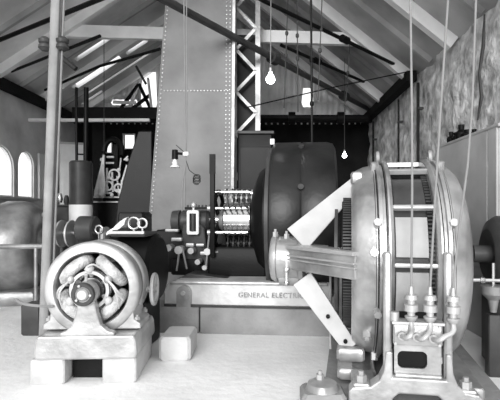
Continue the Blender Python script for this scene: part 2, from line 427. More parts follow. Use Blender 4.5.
# laminated core with duct panels
m = MB(); m.lathe([(-.165, .72), (-.165, .86), (.165, .86), (.165, .72)], (0, 0, zc), 'x', 72, close=True); m.build('stator_core', DG, G)
for k in range(12):
    t = R(2 + 30*k)
    # cross bar
    m = MB(); c = Vector((0, -.955*math.cos(t), zc + .955*math.sin(t))); M = Matrix.Translation(c) @ Matrix.Rotation(-t, 4, 'X')
    m.box((0, 0, 0), (.34, .05, .035), M, ch=.006).build('cross_bar', BR, G)
for k in range(12):
    t = R(17 + 30*k)
    if k in (2, 3): pass
    m = MB(); m.lathe([(-.15, .87), (-.15, .905), (.11, .905), (.11, .87)], (0, 0, zc), 'x', 10, close=True, a0=PI + R(-11) - t, a1=PI + R(11) - t)
    m.build('core_cover', DG if k in (1, 2, 3) else CV, G)
teeth = MB()
for k in range(150):
    t = 2*PI*k/150; M = Matrix.Translation((.14, -.88*math.cos(t), zc+.88*math.sin(t))) @ Matrix.Rotation(-t, 4, 'X')
    teeth.box((0, 0, 0), (.05, .05, .014), M)
    M = Matrix.Translation((-.40, -.70*math.cos(t), zc+.70*math.sin(t))) @ Matrix.Rotation(-t, 4, 'X')
    teeth.box((0, 0, 0), (.06, .10, .014), M)
for k in range(150):
    t = 2*PI*k/150; M = Matrix.Translation((-.54, -.69*math.cos(t), zc+.69*math.sin(t))) @ Matrix.Rotation(-t, 4, 'X')
    teeth.box((0, 0, 0), (.10, .05, .014), M)
MB().lathe([(-.60, .6), (-.60, .675), (-.48, .675), (-.48, .6)], (0, 0, zc), 'x', 72, close=True).build('winding_drum', BK, G)
MB().lathe([(-.67, .54), (-.67, .60), (-.64, .60), (-.64, .54)], (0, 0, zc), 'x', 72, close=True).build('winding_hoop', DG, G)
o = teeth.build('winding_teeth', DG, G, smooth=0); o['kind'] = 'stuff'
# armature windings inside
m = MB(); m.lathe([(-.42, .2), (-.42, .66), (-.38, .69), (.38, .69), (.42, .66), (.42, .2)], (0, 0, zc), 'x', 64, close=True); m.build('rotor', BK, G)
m = MB(); m.lathe([(-1.28, .07), (.62, .07)], (0, 0, zc), 'x', 24); m.build('shaft', ST, G)
# right closed end shield with bearing
m = MB(); m.lathe([(.46, .68), (.49, .55), (.52, .3), (.55, .2), (.64, .18), (.66, .1), (.66, 0)], (0, 0, zc), 'x', 48); m.build('end_shield', DG, G)
# left bearing housing
B = MB(); B.lathe([(-1.36, 0), (-1.36, .15), (-1.34, .23), (-1.31, .25), (-1.28, .25), (-1.27, .23), (-1.06, .23), (-1.04, .25), (-1.0, .25), (-.99, .16), (-.75, .14), (-.75, 0)], (0, 0, zc-.02), 'x', 40)
H = B.build('bearing_housing', GG, G)
a_, b_ = Vector((-1.12, -.12, zc+.01)), Vector((-.42, -.83, zc+.01))
FA = beam(a_, b_, .16, .25).build('bracket_arm', GG, G, smooth=0, bevel=.02)
dd = (b_-a_).normalized(); nn_ = Vector((dd.y, -dd.x, 0)) 
for dz, w, h, mm in ((.105, .24, .035, BR), (.02, .22, .018, BR), (-.02, .20, .015, LG)):
    beam(a_ + Vector((0, 0, dz)) + dd*.05, b_ + Vector((0, 0, dz)), w, h).build('arm_flange', mm, FA, smooth=0, bevel=.004)
for k, (s_, dz) in enumerate(((-1.30, .25), (-1.18, .23), (-1.02, .25))):
    m = MB(); m.hexnut((s_, -.07, zc+dz-.04), .03, .05).build('cap_nut', BR, H)
m = MB().cyl((-1.16, -.22, zc-.03), (-1.16, -.22, zc-.24), .02, n=10); m.sphere((-1.16, -.22, zc-.12), .035, 10); m.sphere((-1.16, -.22, zc-.25), .03, 10); m.build('drain_cock', ST, H)
MB().lathe([(-1.26, 0), (-1.26, .12), (-1.05, .12), (-1.05, 0)], (0, 0, zc-.19), 'x', 24).build('oil_well', GG, H)
# flat bracket arms
def arm(a, b, w0, w1, t=.05, ydir=-1):
    a, b = Vector(a), Vector(b); d = (b-a).normalized(); n_ = Vector((0, ydir, 0)); u = d.cross(n_).normalized()
    vs = []
    for p, w in ((a, w0), (b, w1)):
        for sy in (0, 1):
            for su in (-1, 1): vs.append(p + u*w/2*su + Vector((0, t*sy, 0)))
    return MB().add(vs, [(0,1,3,2), (4,6,7,5), (0,4,5,1), (2,3,7,6), (0,2,6,4), (1,5,7,3)])
up = arm((-1.06, -.2, zc+.19), (-.455, -.42, zc+.76), .29, .12, .12).build('bracket_arm', WP, G, smooth=0, bevel=.008)
MB().box((-.46, -.36, zc+.79), (.12, .2, .12), ch=.02).build('arm_foot', GG, G)
lo = arm((-1.0, -.26, zc-.2), (-.52, -.4, zc-.83), .22, .14, .05).build('bracket_arm', WP, G, smooth=0, bevel=.006)
for t in (.55, .9):
    c = Vector((-1.0, -.26, zc-.2)).lerp(Vector((-.52, -.4, zc-.83)), t); MB().cyl(c+Vector((0,-.03,0)), c+Vector((0,-.0,0)), .02, n=10).build('bolt_hole', BK, lo)
MB().box((-.52, -.4, .26), (.26, .2, .12), ch=.02).build('arm_foot', MG, G)
MB().box((-.47, 0, .15), (.34, 1.4, .1), ch=.02).build('sole_plate', MG, G)
MB().cyl((-.72, -.12, zc-.02), (-.72, -.12, .2), .012, n=8).build('oil_pipe', BR, G)
# lifting lugs
for s_ in (-.25, .25):
    MB().torus((s_, -.1, zc+1.01), .055, .02, 'x', 20, 8).build('lifting_lug', GG, G)
# vertical front frame with feet, front and rear
def frame(sy):
    nm = []
    y = -1.04*sy
    for s_ in (-.235, .225):
        MB().box((s_, y, .78), (.06, .09, 1.0), ch=.015).build('column', LG, G)
    # foot casting: profile with arch
    pf = [(-.54, .06), (-.25, .06), (-.2, .06), (-.2, .13), (-.15, .175), (.14, .175), (.19, .13), (.19, .06), (.47, .06), (.47, .17), (.44, .2), (.34, .215), (.29, .26), (.255, .35), (.24, .5), (.2, .5), (.2, .30), (-.2, .30), (-.2, .5), (-.25, .5), (-.265, .35), (-.30, .27), (-.37, .215), (-.51, .2), (-.54, .17)]
    MB().prism(pf, .16*sy, Matrix.Translation((0, y-.08*sy, 0))).build('foot_casting', LG, G, smooth=0, bevel=.014)
    for s_ in (-.44, .36):
        MB().box((s_, y, .215), (.13, .15, .03), ch=.01).build('washer_plate', BR, G)
        MB().hexnut((s_, y, .225), .045, .055).build('anchor_nut', BR, G)
frame(1); frame(-1)
for s_ in (-.42, .42): MB().box((s_, 0, .13), (.2, 1.95, .14), ch=.015).build('base_rail', MG, G)
# slotted lower panel
pn = MB().box((0, -1.02, .43), (.36, .03, .27)).build('slotted_panel', LG, G, smooth=0)
sl = MB(); pts = []
for k in range(24):
    t = 2*PI*k/24; cx = .07 if math.cos(t) > 0 else -.07; cz = .025 if math.sin(t) > 0 else -.025
    pts.append((-.04+cx+.045*math.cos(t), .42+cz+.045*math.sin(t)))
c_ = sl.prism(pts, .3).build('cutter', BK, G); c_.parent = None; c_.location = (0, -1.15, 0)
pn.parent = None; cut(pn, [c_]); pn.parent = G
MB().box((-.02, -.99, .43), (.33, .02, .23)).build('slot_backing', BK, G)
MB().box((0, -1.055, .3), (.36, .05, .03), ch=.008).build('panel_ledge', LG, G)
# terminal board
TB = MB().box((-.01, -1.08, .64), (.37, .07, .17), ch=.012).build('terminal_board', LG, G)
MB().box((-.01, -1.09, .735), (.39, .1, .02)).build('board_cap', BR, TB)
for x in (-.18, .15):
    for z in (.57, .71): MB().cyl((x, -1.11, z), (x, -1.13, z), .012, n=6).build('screw', BR, TB)
ins = [(-.06, -1.1), (.08, -1.1), (.245, -1.12)]
studs = [(-.13, .635), (-.02, .63), (.10, .625)]
for (x, y), (sx, sz) in zip(ins, studs):
    I = MB(); z0 = .78
    I.lathe([(z0-.03, .0), (z0-.03, .03), (z0, .05), (z0+.01, .05), (z0+.015, .03), (z0+.045, .03), (z0+.05, .055), (z0+.10, .055), (z0+.105, .032), (z0+.135, .032), (z0+.14, .052), (z0+.175, .045), (z0+.18, .02), (z0+.24, .014), (z0+.24, 0)], (x, y-.02, 0), 'z', 12)
    I.build('cable_coupling', BR, G)
    MB().cyl((sx, -1.1, sz), (sx, -1.15, sz), .034, n=14).build('terminal_boss', LG, TB)
    MB().tube([(sx, -1.15, sz), (sx+.03, -1.2, sz), (sx+.06, -1.2, sz+.03), (x, y-.05, z0-.09), (x, y-.02, z0-.03)], .021, 10, smooth=2).build('terminal_lead', BR, G)
MB().cyl((-.18, -1.08, .74), (-.18, -1.08, .81), .035, n=12).build('board_post', BR, TB)
# side fittings low on the left bell
for (s_, t, r) in ((-.38, -40, .04), (-.33, 8, .035)):
    t = R(t); c = Vector((s_, -.93*math.cos(t), zc+.93*math.sin(t))); d = Vector((0, -math.cos(t), math.sin(t)))
    MB().cyl(c-d*.05, c+d*.06, r, n=8).cyl(c+d*.05, c+d*.09, r*.6, n=8).build('side_bolt', BR, G)
# foundation under it
o = MB().box((0, 0, .03), (1.5, 2.6, .06)).build('foundation_slab', CD); o.location = (1.37, 4.6, 0); o.rotation_euler = (0, 0, R(-10))
tag(o, 'low concrete slab under the large ringed generator', 'foundation')
# near left anchor block
c = at(322, 0, 3.75).x
T = thing('anchor_block', 'low concrete anchor block with protruding bolt in the foreground left of the large generator', 'block', (c, 3.72, 0))
MB().box((0, 0, .07), (.36, .3, .14), ch=.03).build('block', CD, T)
MB().lathe([(.14, .14), (.19, .12), (.22, .06), (.22, 0)], (0, 0, 0), 'z', 20).build('boss', MG, T)
MB().hexnut((-.02, 0, .21), .035, .05).build('anchor_nut', BR, T)

# vertical line cables from terminals
def wpt(x, y, z):  # generator local -> world
    return Vector((1.37, 4.6, 0)) + Matrix.Rotation(R(-10), 3, 'Z') @ Vector((x, y, z))
for (x, y), pts, lb in zip(ins, (((412.5, 160), (410.5, 0)), ((437, 165), (448, 0)), ((457, 245), (471, 140), (476, 0))),
        ('left upright pale cable rising from the generator terminals', 'middle upright pale cable rising from the generator terminals', 'right slightly bent pale cable rising from the generator terminals')):
    p0 = wpt(x, y-.02, 1.0); q = [p0] + [at(a, b, p0.y + .12*(i+1)) for i, (a, b) in enumerate(pts)]
    d = (q[-1]-q[-2]).normalized(); e_ = q[-1] + d*((roofz(q[-1].x)-.05 - q[-1].z)/d.z); q.append(e_)
    o = MB().tube(q, .0095, 8, smooth=1).build('line_cable', WR); tag(o, lb, 'cable', 'line cables above the generator terminals')

# ================================================================== OPEN MOTOR (left foreground)
Mx, My_ = -1.70, 4.45
zc2 = .86
T = thing('open_motor', 'pale round open-frame motor with exposed coils on concrete blocks at lower left', 'motor', (Mx, My_, 0), R(3))
def fr_ring(y0, y1, ro, ri, nm, mm=LG):
    e_ = .03
    return MB().lathe([(y0, ri+.01), (y0, ro-e_), (y0+e_*.3, ro-e_*.35), (y0+e_, ro), (y1-e_, ro), (y1-e_*.3, ro-e_*.35), (y1, ro-e_), (y1, ri+.01), (y1-.02, ri), (y0+.02, ri)], (0, 0, zc2), 'y', 72, close=True).build(nm, mm, T, smooth=50)
fr_ring(-.14, .0, .455, .35, 'frame_ring')
fr_ring(.0, .14, .435, .33, 'frame_body', MG)
fr_ring(.14, .32, .455, .33, 'frame_ring')
# field coils: oval rings
for k in range(4):
    t = R(45 + 90*k)
    M = Matrix.Translation((.262*math.cos(t), .0, zc2 + .262*math.sin(t))) @ Matrix.Rotation(-t + PI/2, 4, 'Y')
    m = MB(); pts = []; nn = 20; L_, D_ = .15, .05
    for i in range(nn):
        a = 2*PI*i/nn; pts.append(Vector((L_*math.cos(a), -.03 + .13*math.sin(a), -.02*math.cos(a)**2*1.2)))
    ring = []; m_ = 10
    for i in range(nn):
        tt = (pts[(i+1) % nn] - pts[i-1]).normalized(); a_ = Vector((0, 0, 1)); b_ = tt.cross(a_).normalized()
        for j in range(m_):
            ph = 2*PI*j/m_; ring.append(M @ (pts[i] + a_*math.cos(ph)*.058 + b_*math.sin(ph)*.045))
    fs_ = [(i*m_+j, i*m_+(j+1) % m_, ((i+1) % nn)*m_+(j+1) % m_, ((i+1) % nn)*m_+j) for i in range(nn) for j in range(m_)]
    m.add(ring, fs_).build('field_coil', CT, T, smooth=180)
    MB().box((0, .02, .0), (.11, .2, .1), M, ch=.02).build('pole_piece', DG, T)
# armature + commutator
MB().lathe([(-.02, 0), (-.02, .15), (.0, .175), (.3, .175), (.3, 0)], (0, 0, zc2), 'y', 40).build('armature', DG, T)
MB().lathe([(-.14, 0), (-.14, .11), (-.02, .12)], (0, 0, zc2), 'y', 40).build('commutator', CU, T)
bars = MB()
for k in range(40):
    t = 2*PI*k/40; bars.box((.155*math.cos(t), -.04, zc2+.155*math.sin(t)), (.018, .05, .018))
o = bars.build('winding_ends', CO, T); o['kind'] = 'stuff'
# brush yoke ring, 4 holders and leads
Yk = MB().lathe([(-.20, .155), (-.20, .185), (-.16, .185), (-.16, .155)], (0, 0, zc2), 'y', 40, close=True).build('brush_yoke', BR, T)
for k in range(6):
    t = R(60*k + 30)
    c = Vector((.2*math.cos(t), -.19, zc2 + .2*math.sin(t)))
    m = MB().sphere(c, .042, 10); m.cyl(c, (c.x*.65, -.13, zc2 + (c.z-zc2)*.65), .022, n=8); m.build('brush_holder', CO if k % 2 else BR, T)
for k, (a, b) in enumerate(((150, 215), (35, -35), (30, -20), (155, 195), (100, 60))):
    a, b = R(a), R(b)
    r2 = .32 if k < 4 else .22
    MB().tube([(.2*math.cos(a), -.21, zc2+.2*math.sin(a)), (.27*math.cos((a+b)/2), -.26, zc2+.27*math.sin((a+b)/2)), (r2*math.cos(b), -.15, zc2+r2*math.sin(b))], .009, 6, smooth=2).build('brush_lead', CO, T)
# end bracket: hub + flared pedestal
pf = [(-.24, .50), (-.19, .515), (-.13, .57), (-.095, .68), (-.075, .80), (-.06, .86), (.06, .86), (.075, .80), (.1, .68), (.135, .57), (.2, .515), (.26, .50), (.26, .47), (-.24, .47)]
MB().prism(pf, .09, Matrix.Translation((0, -.29, -.02))).build('bearing_pedestal', LG, T, smooth=0, bevel=.015)
HB = MB().lathe([(-.38, 0), (-.38, .055), (-.375, .06)], (0, 0, zc2-.01), 'y', 32); HB.lathe([(-.37, 0), (-.37, .098), (-.35, .108), (-.22, .108), (-.2, .09), (-.2, 0)], (0, 0, zc2-.01), 'y', 36)
hub = HB.build('bearing_hub', MG, T)
MB().lathe([(-.40, 0), (-.40, .042), (-.385, .055), (-.36, .055)], (0, 0, zc2-.01), 'y', 24).build('hub_cap', BR, hub)
MB().lathe([(-.385, .07), (-.385, .1), (-.36, .11), (-.36, .07)], (0, 0, zc2-.01), 'y', 30, close=True).build('hub_ring', DG, hub)
for k in range(3):
    t = R(90+120*k+20); MB().cyl((.075*math.cos(t), -.38, zc2+.075*math.sin(t)), (.075*math.cos(t), -.4, zc2+.075*math.sin(t)), .012, n=6).build('cap_screw', BR, hub)
MB().cyl((0, -.28, zc2+.09), (0, -.28, zc2+.15), .014, n=8).sphere((0, -.28, zc2+.155), .02, 8).build('oil_cup', BR, hub)
# feet + base
for sx in (-1, 1):
    pf = [(sx*.20, .47), (sx*.46, .47), (sx*.46, .52), (sx*.40, .56), (sx*.39, .66), (sx*.34, .62), (sx*.24, .54)]
    MB().prism(pf, .42, Matrix.Translation((0, -.12, 0))).build('frame_foot', LG, T, smooth=0, bevel=.01)
    for y in (-.08, .26): MB().hexnut((sx*.42, y, .55), .028, .03).build('foot_bolt', BR, T)
pf = [(-.455, .235), (.455, .235), (.47, .28), (.46, .40), (.44, .455), (-.44, .455), (-.46, .40), (-.47, .28)]
MB().prism(pf, .85, Matrix.Translation((0, -.30, 0))).build('base_casting', LG, T, smooth=0, bevel=.02)
# hand wheel at the right rear side
MB().torus((.53, .2, zc2-.06), .15, .022, 'x', 32, 8).build('belt_wheel', LG, T)
m = MB().cyl((.44, .2, zc2-.06), (.56, .2, zc2-.06), .035, n=14)
for k in range(5):
    t = 2*PI*k/5; m.cyl((.53, .2, zc2-.06), (.53, .2+.15*math.cos(t), zc2-.06+.15*math.sin(t)), .013, n=6)
m.build('wheel_spokes', LG, T)
MB().tube([(-.35, -.15, .7), (-.5, -.2, .72), (-.62, -.2, .74), (-.72, -.1, .76)], .014, 6, smooth=1).build('supply_lead', WR, T)
# blocks
for sx, lb in ((-.385, 'left concrete block carrying the open motor'), (.31, 'right concrete block carrying the open motor')):
    o = MB().box((0, 0, .1175), (.31, .80, .235), ch=.015).build('concrete_block', CN)
    o.location = Vector((Mx, My_, 0)) + Matrix.Rotation(R(4), 3, 'Z') @ Vector((sx*.94, .13, 0)); o.rotation_euler = (0, 0, R(4)); tag(o, lb, 'block', 'blocks under the open motor')
# dark box added to put shade into the gap between the blocks
o = MB().box((0, 0, .11), (.30, .5, .22)).build('gap_shade', DW); o.location = (Mx-.035, My_+.15, 0); tag(o, 'dark box standing in for shade in the gap between the motor blocks', 'timber')
# second low block to the right behind
o = MB().box((0, 0, .13), (.34, .5, .26), ch=.03).build('concrete_pier', CN); o.location = (-1.0, 5.05, 0); tag(o, 'rough grey pier between the open motor and the lettered machine bed', 'block')

# ================================================================== ROTARY CONVERTER (centre)
C0 = Vector((-.11, 6.8, 0)); C = thing('rotary_converter', 'long machine bed with commutator, brush rods and dark drum at centre', 'machine', C0, R(-5))
zr = 1.48
bed = [(-1.22, .34), (1.02, .34), (1.02, .68), (-1.05, .68), (-1.16, .64), (-1.21, .55)]
MB().prism(bed, 1.7, Matrix.Translation((0, -.86, 0))).build('bed', BED, C, smooth=0, bevel=.03)
MB().box((-.08, -.86, .655), (2.1, .05, .04), ch=.01).build('bed_lip', LG, C)
MB().box((-.1, -.88, .355), (2.2, .06, .03)).build('bed_foot', DG, C)
# raised lettering
for word, x0, L in (('GENERAL', -.21, .40), ('ELECTRIC', .23, .42)):
    cu = bpy.data.curves.new('letters', 'FONT'); cu.body = word; cu.size = .115; cu.extrude = .012; cu.space_character = 1.08
    to = bpy.data.objects.new('letters_tmp', cu); COL.objects.link(to); bpy.context.view_layer.update()
    me = bpy.data.meshes.new_from_object(to.evaluated_get(bpy.context.evaluated_depsgraph_get())); bpy.data.objects.remove(to)
    me.materials.clear(); me.materials.append(MG)
    lt = obj('raised_lettering', me, C); lt.location = (x0, -.872, .475); lt.rotation_euler = (R(90), 0, 0); lab(lt, 'raised lettering %s on the bed' % word)
    bw = max(v.co.x for v in me.vertices) - min(v.co.x for v in me.vertices); lt.scale = (L/bw, .82, 1)
# boss at left end
m = MB().cyl((-.93, -.95, .53), (-.93, -.84, .53), .095, n=24); m.box((-.93, -.9, .42), (.19, .08, .2)); bo = m.build('lug', MG, C)
MB().cyl((-.93, -.97, .53), (-.93, -.9, .53), .03, n=10).build('lug_pin', BR, bo)
MB().box((-1.1, .35, .99), (1.15, .5, .66), ch=.03).build('exciter_casing', BK, C)
MB().box((-1.08, -.05, .78), (.5, .3, .24), ch=.02).build('governor_box', BK, C)
# saddle rise on bed
pf = [(-1.1, .67), (-.95, .74), (-.6, .70), (-.3, .67)]
MB().prism(pf + [(-.3, .6), (-1.1, .6)], 1.2, Matrix.Translation((0, -.6, 0))).build('bed_saddle', DG, C, smooth=0, bevel=.01)
# drum
Dm = MB().lathe([(.2, .3), (.2, 1.10), (.22, 1.14), (.26, 1.15), (.6, 1.15), (.62, 1.14), (.64, 1.15), (.98, 1.15), (1.06, 1.13), (1.09, 1.08), (1.09, .3)], (0, 0, zr+.0), 'x', 96).build('drum_frame', DRM, C, smooth=30)
for t in (62, 22):
    t = R(t); c = Vector((.62, -1.14*math.cos(t), zr+1.14*math.sin(t))); d = Vector((0, -math.cos(t), math.sin(t)))
    MB().cyl(c-d*.02, c+d*.04, .04, n=8).build('drum_bolt', DG, Dm)
m = MB().lathe([(.15, 1.0), (.15, 1.08), (.2, 1.08), (.2, 1.0)], (0, 0, zr), 'x', 64, close=True).build('drum_rim', DG, Dm)
MB().box((.2, -.3, zr+1.13), (.06, .06, .08)).build('oil_cup', WH, Dm)
# dark winding cone
MB().lathe([(-.12, .2), (-.1, .45), (.0, .72), (.1, .80), (.2, .8)], (0, 0, zr), 'x', 48).build('winding_cone', BK, C)
MB().box((-.30, .05, .88), (.85, .9, .42), ch=.03).build('dark_filler', BK, C)  # black box added to darken the space under the commutator
# commutator
cm = MB().lathe([(-.54, .2), (-.54, .26), (-.52, .275), (-.14, .275), (-.12, .2)], (0, 0, zr), 'x', 64).build('commutator', CU, C)
MB().lathe([(-1.35, .07), (-.5, .07)], (0, 0, zr), 'x', 24).build('shaft', ST, C)
MB().lathe([(-.62, .1), (-.62, .14), (-.58, .16), (-.54, .16)], (0, 0, zr), 'x', 32).build('shaft_collar', BR, C)
# rocker ring and arms
MB().lathe([(-.66, .38), (-.66, .46), (-.62, .46), (-.62, .38)], (0, 0, zr), 'x', 48, close=True).build('rocker_ring', BK, C)
for k in range(4):
    t = R(45+90*k); m = MB(); m.cyl((-.64, .12*math.cos(t), zr+.12*math.sin(t)), (-.64, .42*math.cos(t), zr+.42*math.sin(t)), .03, n=8); m.build('rocker_arm', BK, C)
MB().box((-.64, -.46, zr+.2), (.07, .05, 1.45), ch=.01).build('rocker_lever', BK, C)
MB().box((-.64, -.47, zr+.80), (.08, .04, .28)).build('lever_grip', BK, C)
for k in range(8):
    t = R(22.5 + 45*k); c = lambda s_, rr=.45: Vector((s_, -rr*math.cos(t), zr + rr*math.sin(t)))
    A = MB().cyl(c(-.70), c(-.14), .022, n=10).build('brush_rod', ST if k in (0, 1, 2, 7) else DG, C)
    MB().cyl(c(-.72), c(-.67), .04, n=12).build('rod_insulator', WH if k in (1, 2) else BR, A)
    for j in range(5):
        s_ = -.48 + .082*j
        m = MB().cyl(c(s_, .28), c(s_, .48), .011, n=6); m.box(c(s_, .37), (.03, .035, .035)); m.sphere(c(s_, .49), .018, 8)
        m.build('brush_holder', BR if k in (2,) else DG, A)
# pedestal bearing
kids0 = set(C.children)
PB = MB(); PB.lathe([(-1.38, 0), (-1.38, .13), (-1.34, .17), (-.96, .17), (-.92, .13), (-.92, 0)], (0, 0, zr-.02), 'x', 32)
pb = PB.build('bearing_shell', DG, C)
pf = [(-1.34, .7), (-.86, .7), (-.93, .9), (-.97, 1.35), (-1.02, 1.42), (-1.3, 1.42), (-1.32, 1.3), (-1.3, .95)]
MB().prism(pf, .36, Matrix.Translation((0, -.18, 0))).build('bearing_pedestal', DG, C, smooth=0, bevel=.02)
m = MB(); # white gauge frame
for x, z, w, h in ((-1.13, 1.60, .17, .045), (-1.13, 1.29, .17, .045), (-1.20, 1.445, .04, .33), (-1.06, 1.445, .04, .33)): m.box((x, -.24, z), (w, .06, h), ch=.01)
gf = m.build('gauge_frame', WH, C)
MB().cyl((-1.13, -.24, 1.31), (-1.13, -.24, 1.58), .03, n=12).build('gauge_glass', DG, gf)
MB().cyl((-1.13, -.2, 1.6), (-1.13, -.2, 1.68), .03, n=10).sphere((-1.13, -.2, 1.7), .05, 10).build('oil_cup', BR, C)
m = MB().box((-1.05, -.2, 1.655), (.42, .05, .04)).build('terminal_strip', BK, C)
for k in range(7): MB().sphere((-1.22+.055*k, -.2, 1.69), .02, 6).build('terminal_knob', DG, m)
MB().lathe([(-1.52, 0), (-1.52, .1), (-1.5, .16), (-1.38, .17)], (0, 0, zr-.02), 'x', 24).build('shaft_end_cover', DG, C)
# governor linkage clutter left of the pedestal, part of the machine
for (x, z, w, h) in ((-1.42, 1.33, .2, .04), (-1.35, 1.2, .16, .05), (-1.15, 1.12, .12, .05), (-1.0, 1.12, .12, .04), (-.95, 1.0, .1, .05)): MB().box((x, -.32, z), (w, .06, h), ch=.008).build('linkage_bar', BR, C)
for (x, z, r) in ((-1.3, 1.05, .06), (-1.12, 1.04, .045), (-.88, 1.03, .05), (-1.45, 1.08, .05), (-1.02, .88, .04), (-.92, .8, .035)):
    MB().cyl((x, -.42, z), (x, -.25, z), r, n=14).build('linkage_boss', BR, C)
for (x0, z0, x1, z1) in ((-1.28, 1.1, -1.33, .75), (-1.25, 1.1, -1.18, .78), (-.85, 1.3, -.9, .8), (-.88, 1.0, -.72, 1.03)):
    MB().cyl((x0, -.4, z0), (x1, -.4, z1), .014, n=8).build('linkage_rod', WR, C)
for ch in C.children:
    if ch not in kids0: ch.location.x += .15
# plinth blocks
for x0, x1, lb in ((-1.55, -.72, 'left block of the concrete plinth under the lettered bed'), (-.71, 1.02, 'long block of the concrete plinth under the lettered bed')):
    o = MB().box(((x0+x1)/2, 0, .17), (x1-x0-.008, 1.9, .34), ch=.012).build('plinth_block', CD); o.location = C0; o.rotation_euler = (0, 0, R(-5)); tag(o, lb, 'plinth')

# ================================================================== DARK CASING behind the motor with eyebolts
T = thing('dark_turbine_casing', 'black flanged casing with two eyebolts behind the open motor', 'machine', (-1.50, 5.42, 0), R(-5))
MB().lathe([(-.38, 0), (-.38, .36), (-.34, .41), (.16, .41), (.2, .36), (.2, 0)], (0, 0, .93), 'x', 40).build('casing', BK, T)
MB().box((-.1, 0, .3), (.42, .6, .6), ch=.03).build('pedestal', BK, T)
MB().box((-.05, -.15, 1.345), (.4, .45, .05), ch=.012).build('top_plate', DG, T)
MB().box((-.05, -.38, 1.37), (.4, .03, .03)).build('plate_edge', BR, T)
MB().box((-.18, .2, 1.4), (.34, .3, .4), ch=.03).build('valve_chest', BS, T)
for k in range(10):
    t = 2*PI*k/10; MB().cyl((-.40, -.33*math.cos(t), .93+.33*math.sin(t)), (-.36, -.33*math.cos(t), .93+.33*math.sin(t)), .025, n=6).build('flange_bolt', DG, T)
for x, s_ in ((.0, 1.0), (.1, .8)):
    M_ = MB().torus((x, -.3, 1.47), .065*s_, .014, 'y', 24, 8).cyl((x, -.3, 1.36), (x, -.3, 1.47-.06*s_), .014, n=8); M_.build('eyebolt', ST, T)
# white funnel-like cloth lying on the casing
p = at(121, 226, 5.15)
vs = []; n = 14
for i in range(n+1):
    u = i/n; w = .02 + .085*u
    for j in range(9):
        a = PI*(j/8); vs.append((p.x - .15 + .22*u, p.y + .06*math.cos(a)*(1+u), p.z - .09 + .10*u + w*math.sin(a)*.9 - .03*math.sin(u*9+j)*.4))
fs = [(i*9+j, i*9+j+1, (i+1)*9+j+1, (i+1)*9+j) for i in range(n) for j in range(8)]
o = MB().add(vs, fs).build('rag', CL, smooth=180); o.modifiers.new('thick', 'SOLIDIFY').thickness = .01
tag(o, 'crumpled white rag lying beside the eyebolts on the dark casing', 'cloth')

# ================================================================== small machines between
# small motor with two thin discs and dark drum
T = thing('small_belt_machine', 'small machine with dark roller and two thin discs behind the open motor', 'machine', (at(82, 0, 6.6).x, 6.6, 0), R(-4))
MB().box((0, .0, .42), (.9, .5, .84), ch=.03).build('pedestal', DG, T)
zz = 1.6 - (229-212)/450*6.6
MB().lathe([(-.04, 0), (-.04, .17), (-.02, .19), (.2, .19), (.22, .17), (.22, 0)], (0, 0, zz), 'x', 36).build('roller', DG, T)
for x in (-.3, -.16): MB().lathe([(x-.012, 0), (x-.012, .20), (x+.012, .20), (x+.012, 0)], (0, 0, zz-.07), 'x', 36).build('disc', LG, T)
MB().cyl((-.5, 0, zz-.06), (.45, 0, zz-.06), .035, n=14).build('shaft', ST, T)
for x in (-.42, .34): MB().box((x, 0, zz-.22), (.08, .2, .5), ch=.02).build('bearing_stand', MG, T)
MB().torus((.31, -.12, zz+.0), .055, .013, 'y', 20, 8).cyl((.31, -.12, zz-.15), (.31, -.12, zz-.05), .012, n=8).build('eyebolt', ST, T)
# left dim ring machine
T = thing('rear_generator', 'dim grey round-topped generator at the far left behind the wooden pole', 'generator', (at(18, 0, 8.3).x, 8.3, 0), R(12))
MB().lathe([(-.40, .3), (-.40, .6), (-.36, .72), (-.28, .8), (-.15, .85), (.15, .85), (.28, .8), (.36, .72), (.40, .6), (.40, .3)], (0, 0, .95), 'x', 64).build('housing', MG, T)
MB().lathe([(.40, 0), (.40, .34), (.44, .3), (.5, .16), (.6, .14), (.6, 0)], (0, 0, .95), 'x', 32).build('end_shield', MG, T)
MB().lathe([(-.5, 0), (-.5, .3), (-.40, .34)], (0, 0, .95), 'x', 32).build('end_shield', MG, T)
MB().box((0, 0, .12), (1.0, 1.5, .24), ch=.04).build('base', MG, T)
m = MB().cyl((.52, -.2, .95), (.52, -.2, 1.5), .05, n=12); m.sphere((.52, -.2, 1.55), .07, 10); m.build('lubricator', BR, T)
T2 = thing('guard_rail', 'grey horizontal pipe rail in front of the far left generator', 'railing', (0, 0, 0))
a, b = at(-20, 247, 7.0), at(62, 246, 7.0)
MB().cyl(a, b, .04, n=12).build('rail', MG, T2)
for px in (-12, 36):
    x = at(px, 0, 7.0).x; MB().cyl((x, 7.0, 0), (x, 7.0, a.z+.02), .03, n=10).build('post', MG, T2)
MB().cyl((b.x, b.y, 0), (b.x, b.y, b.z+.03), .04, n=12).build('post', DG, T2)
# tall wooden pole
T = thing('wooden_pole', 'tall weathered wooden pole with insulator knob at left', 'pole', (0, 0, 0))
a, b = at(45.5, 302, 5.4), at(57, 0, 5.4); d = b - a; a = a - d*(a.z/d.z)*1.0; top = a + d*((4.95 - a.z)/d.z)
def quad_post(a, b, w, t): return beam(a, b, w, t)
m = MB().tube([a, top], [.062, .07], 12).build('pole', PL, T)
MB().tube([a + Vector((.085, -.01, 0)), top + Vector((.09, -.01, 0))], .014, 8).build('wire', WR, T)
MB().tube([a + Vector((.06, -.03, 0)), top + Vector((.06, -.05, 0))], .008, 6).build('wire', DWR, T)
k = at(54, 43, 5.4)
for dx in (-.09, .1):
    MB().lathe([(-.08, .0), (-.08, .04), (-.05, .075), (-.015, .07), (0, .055), (.015, .07), (.05, .075), (.08, .04), (.08, 0)], k + Vector((dx*1.1, -.02, -.02)), 'z', 16).build('insulator', DG, T)
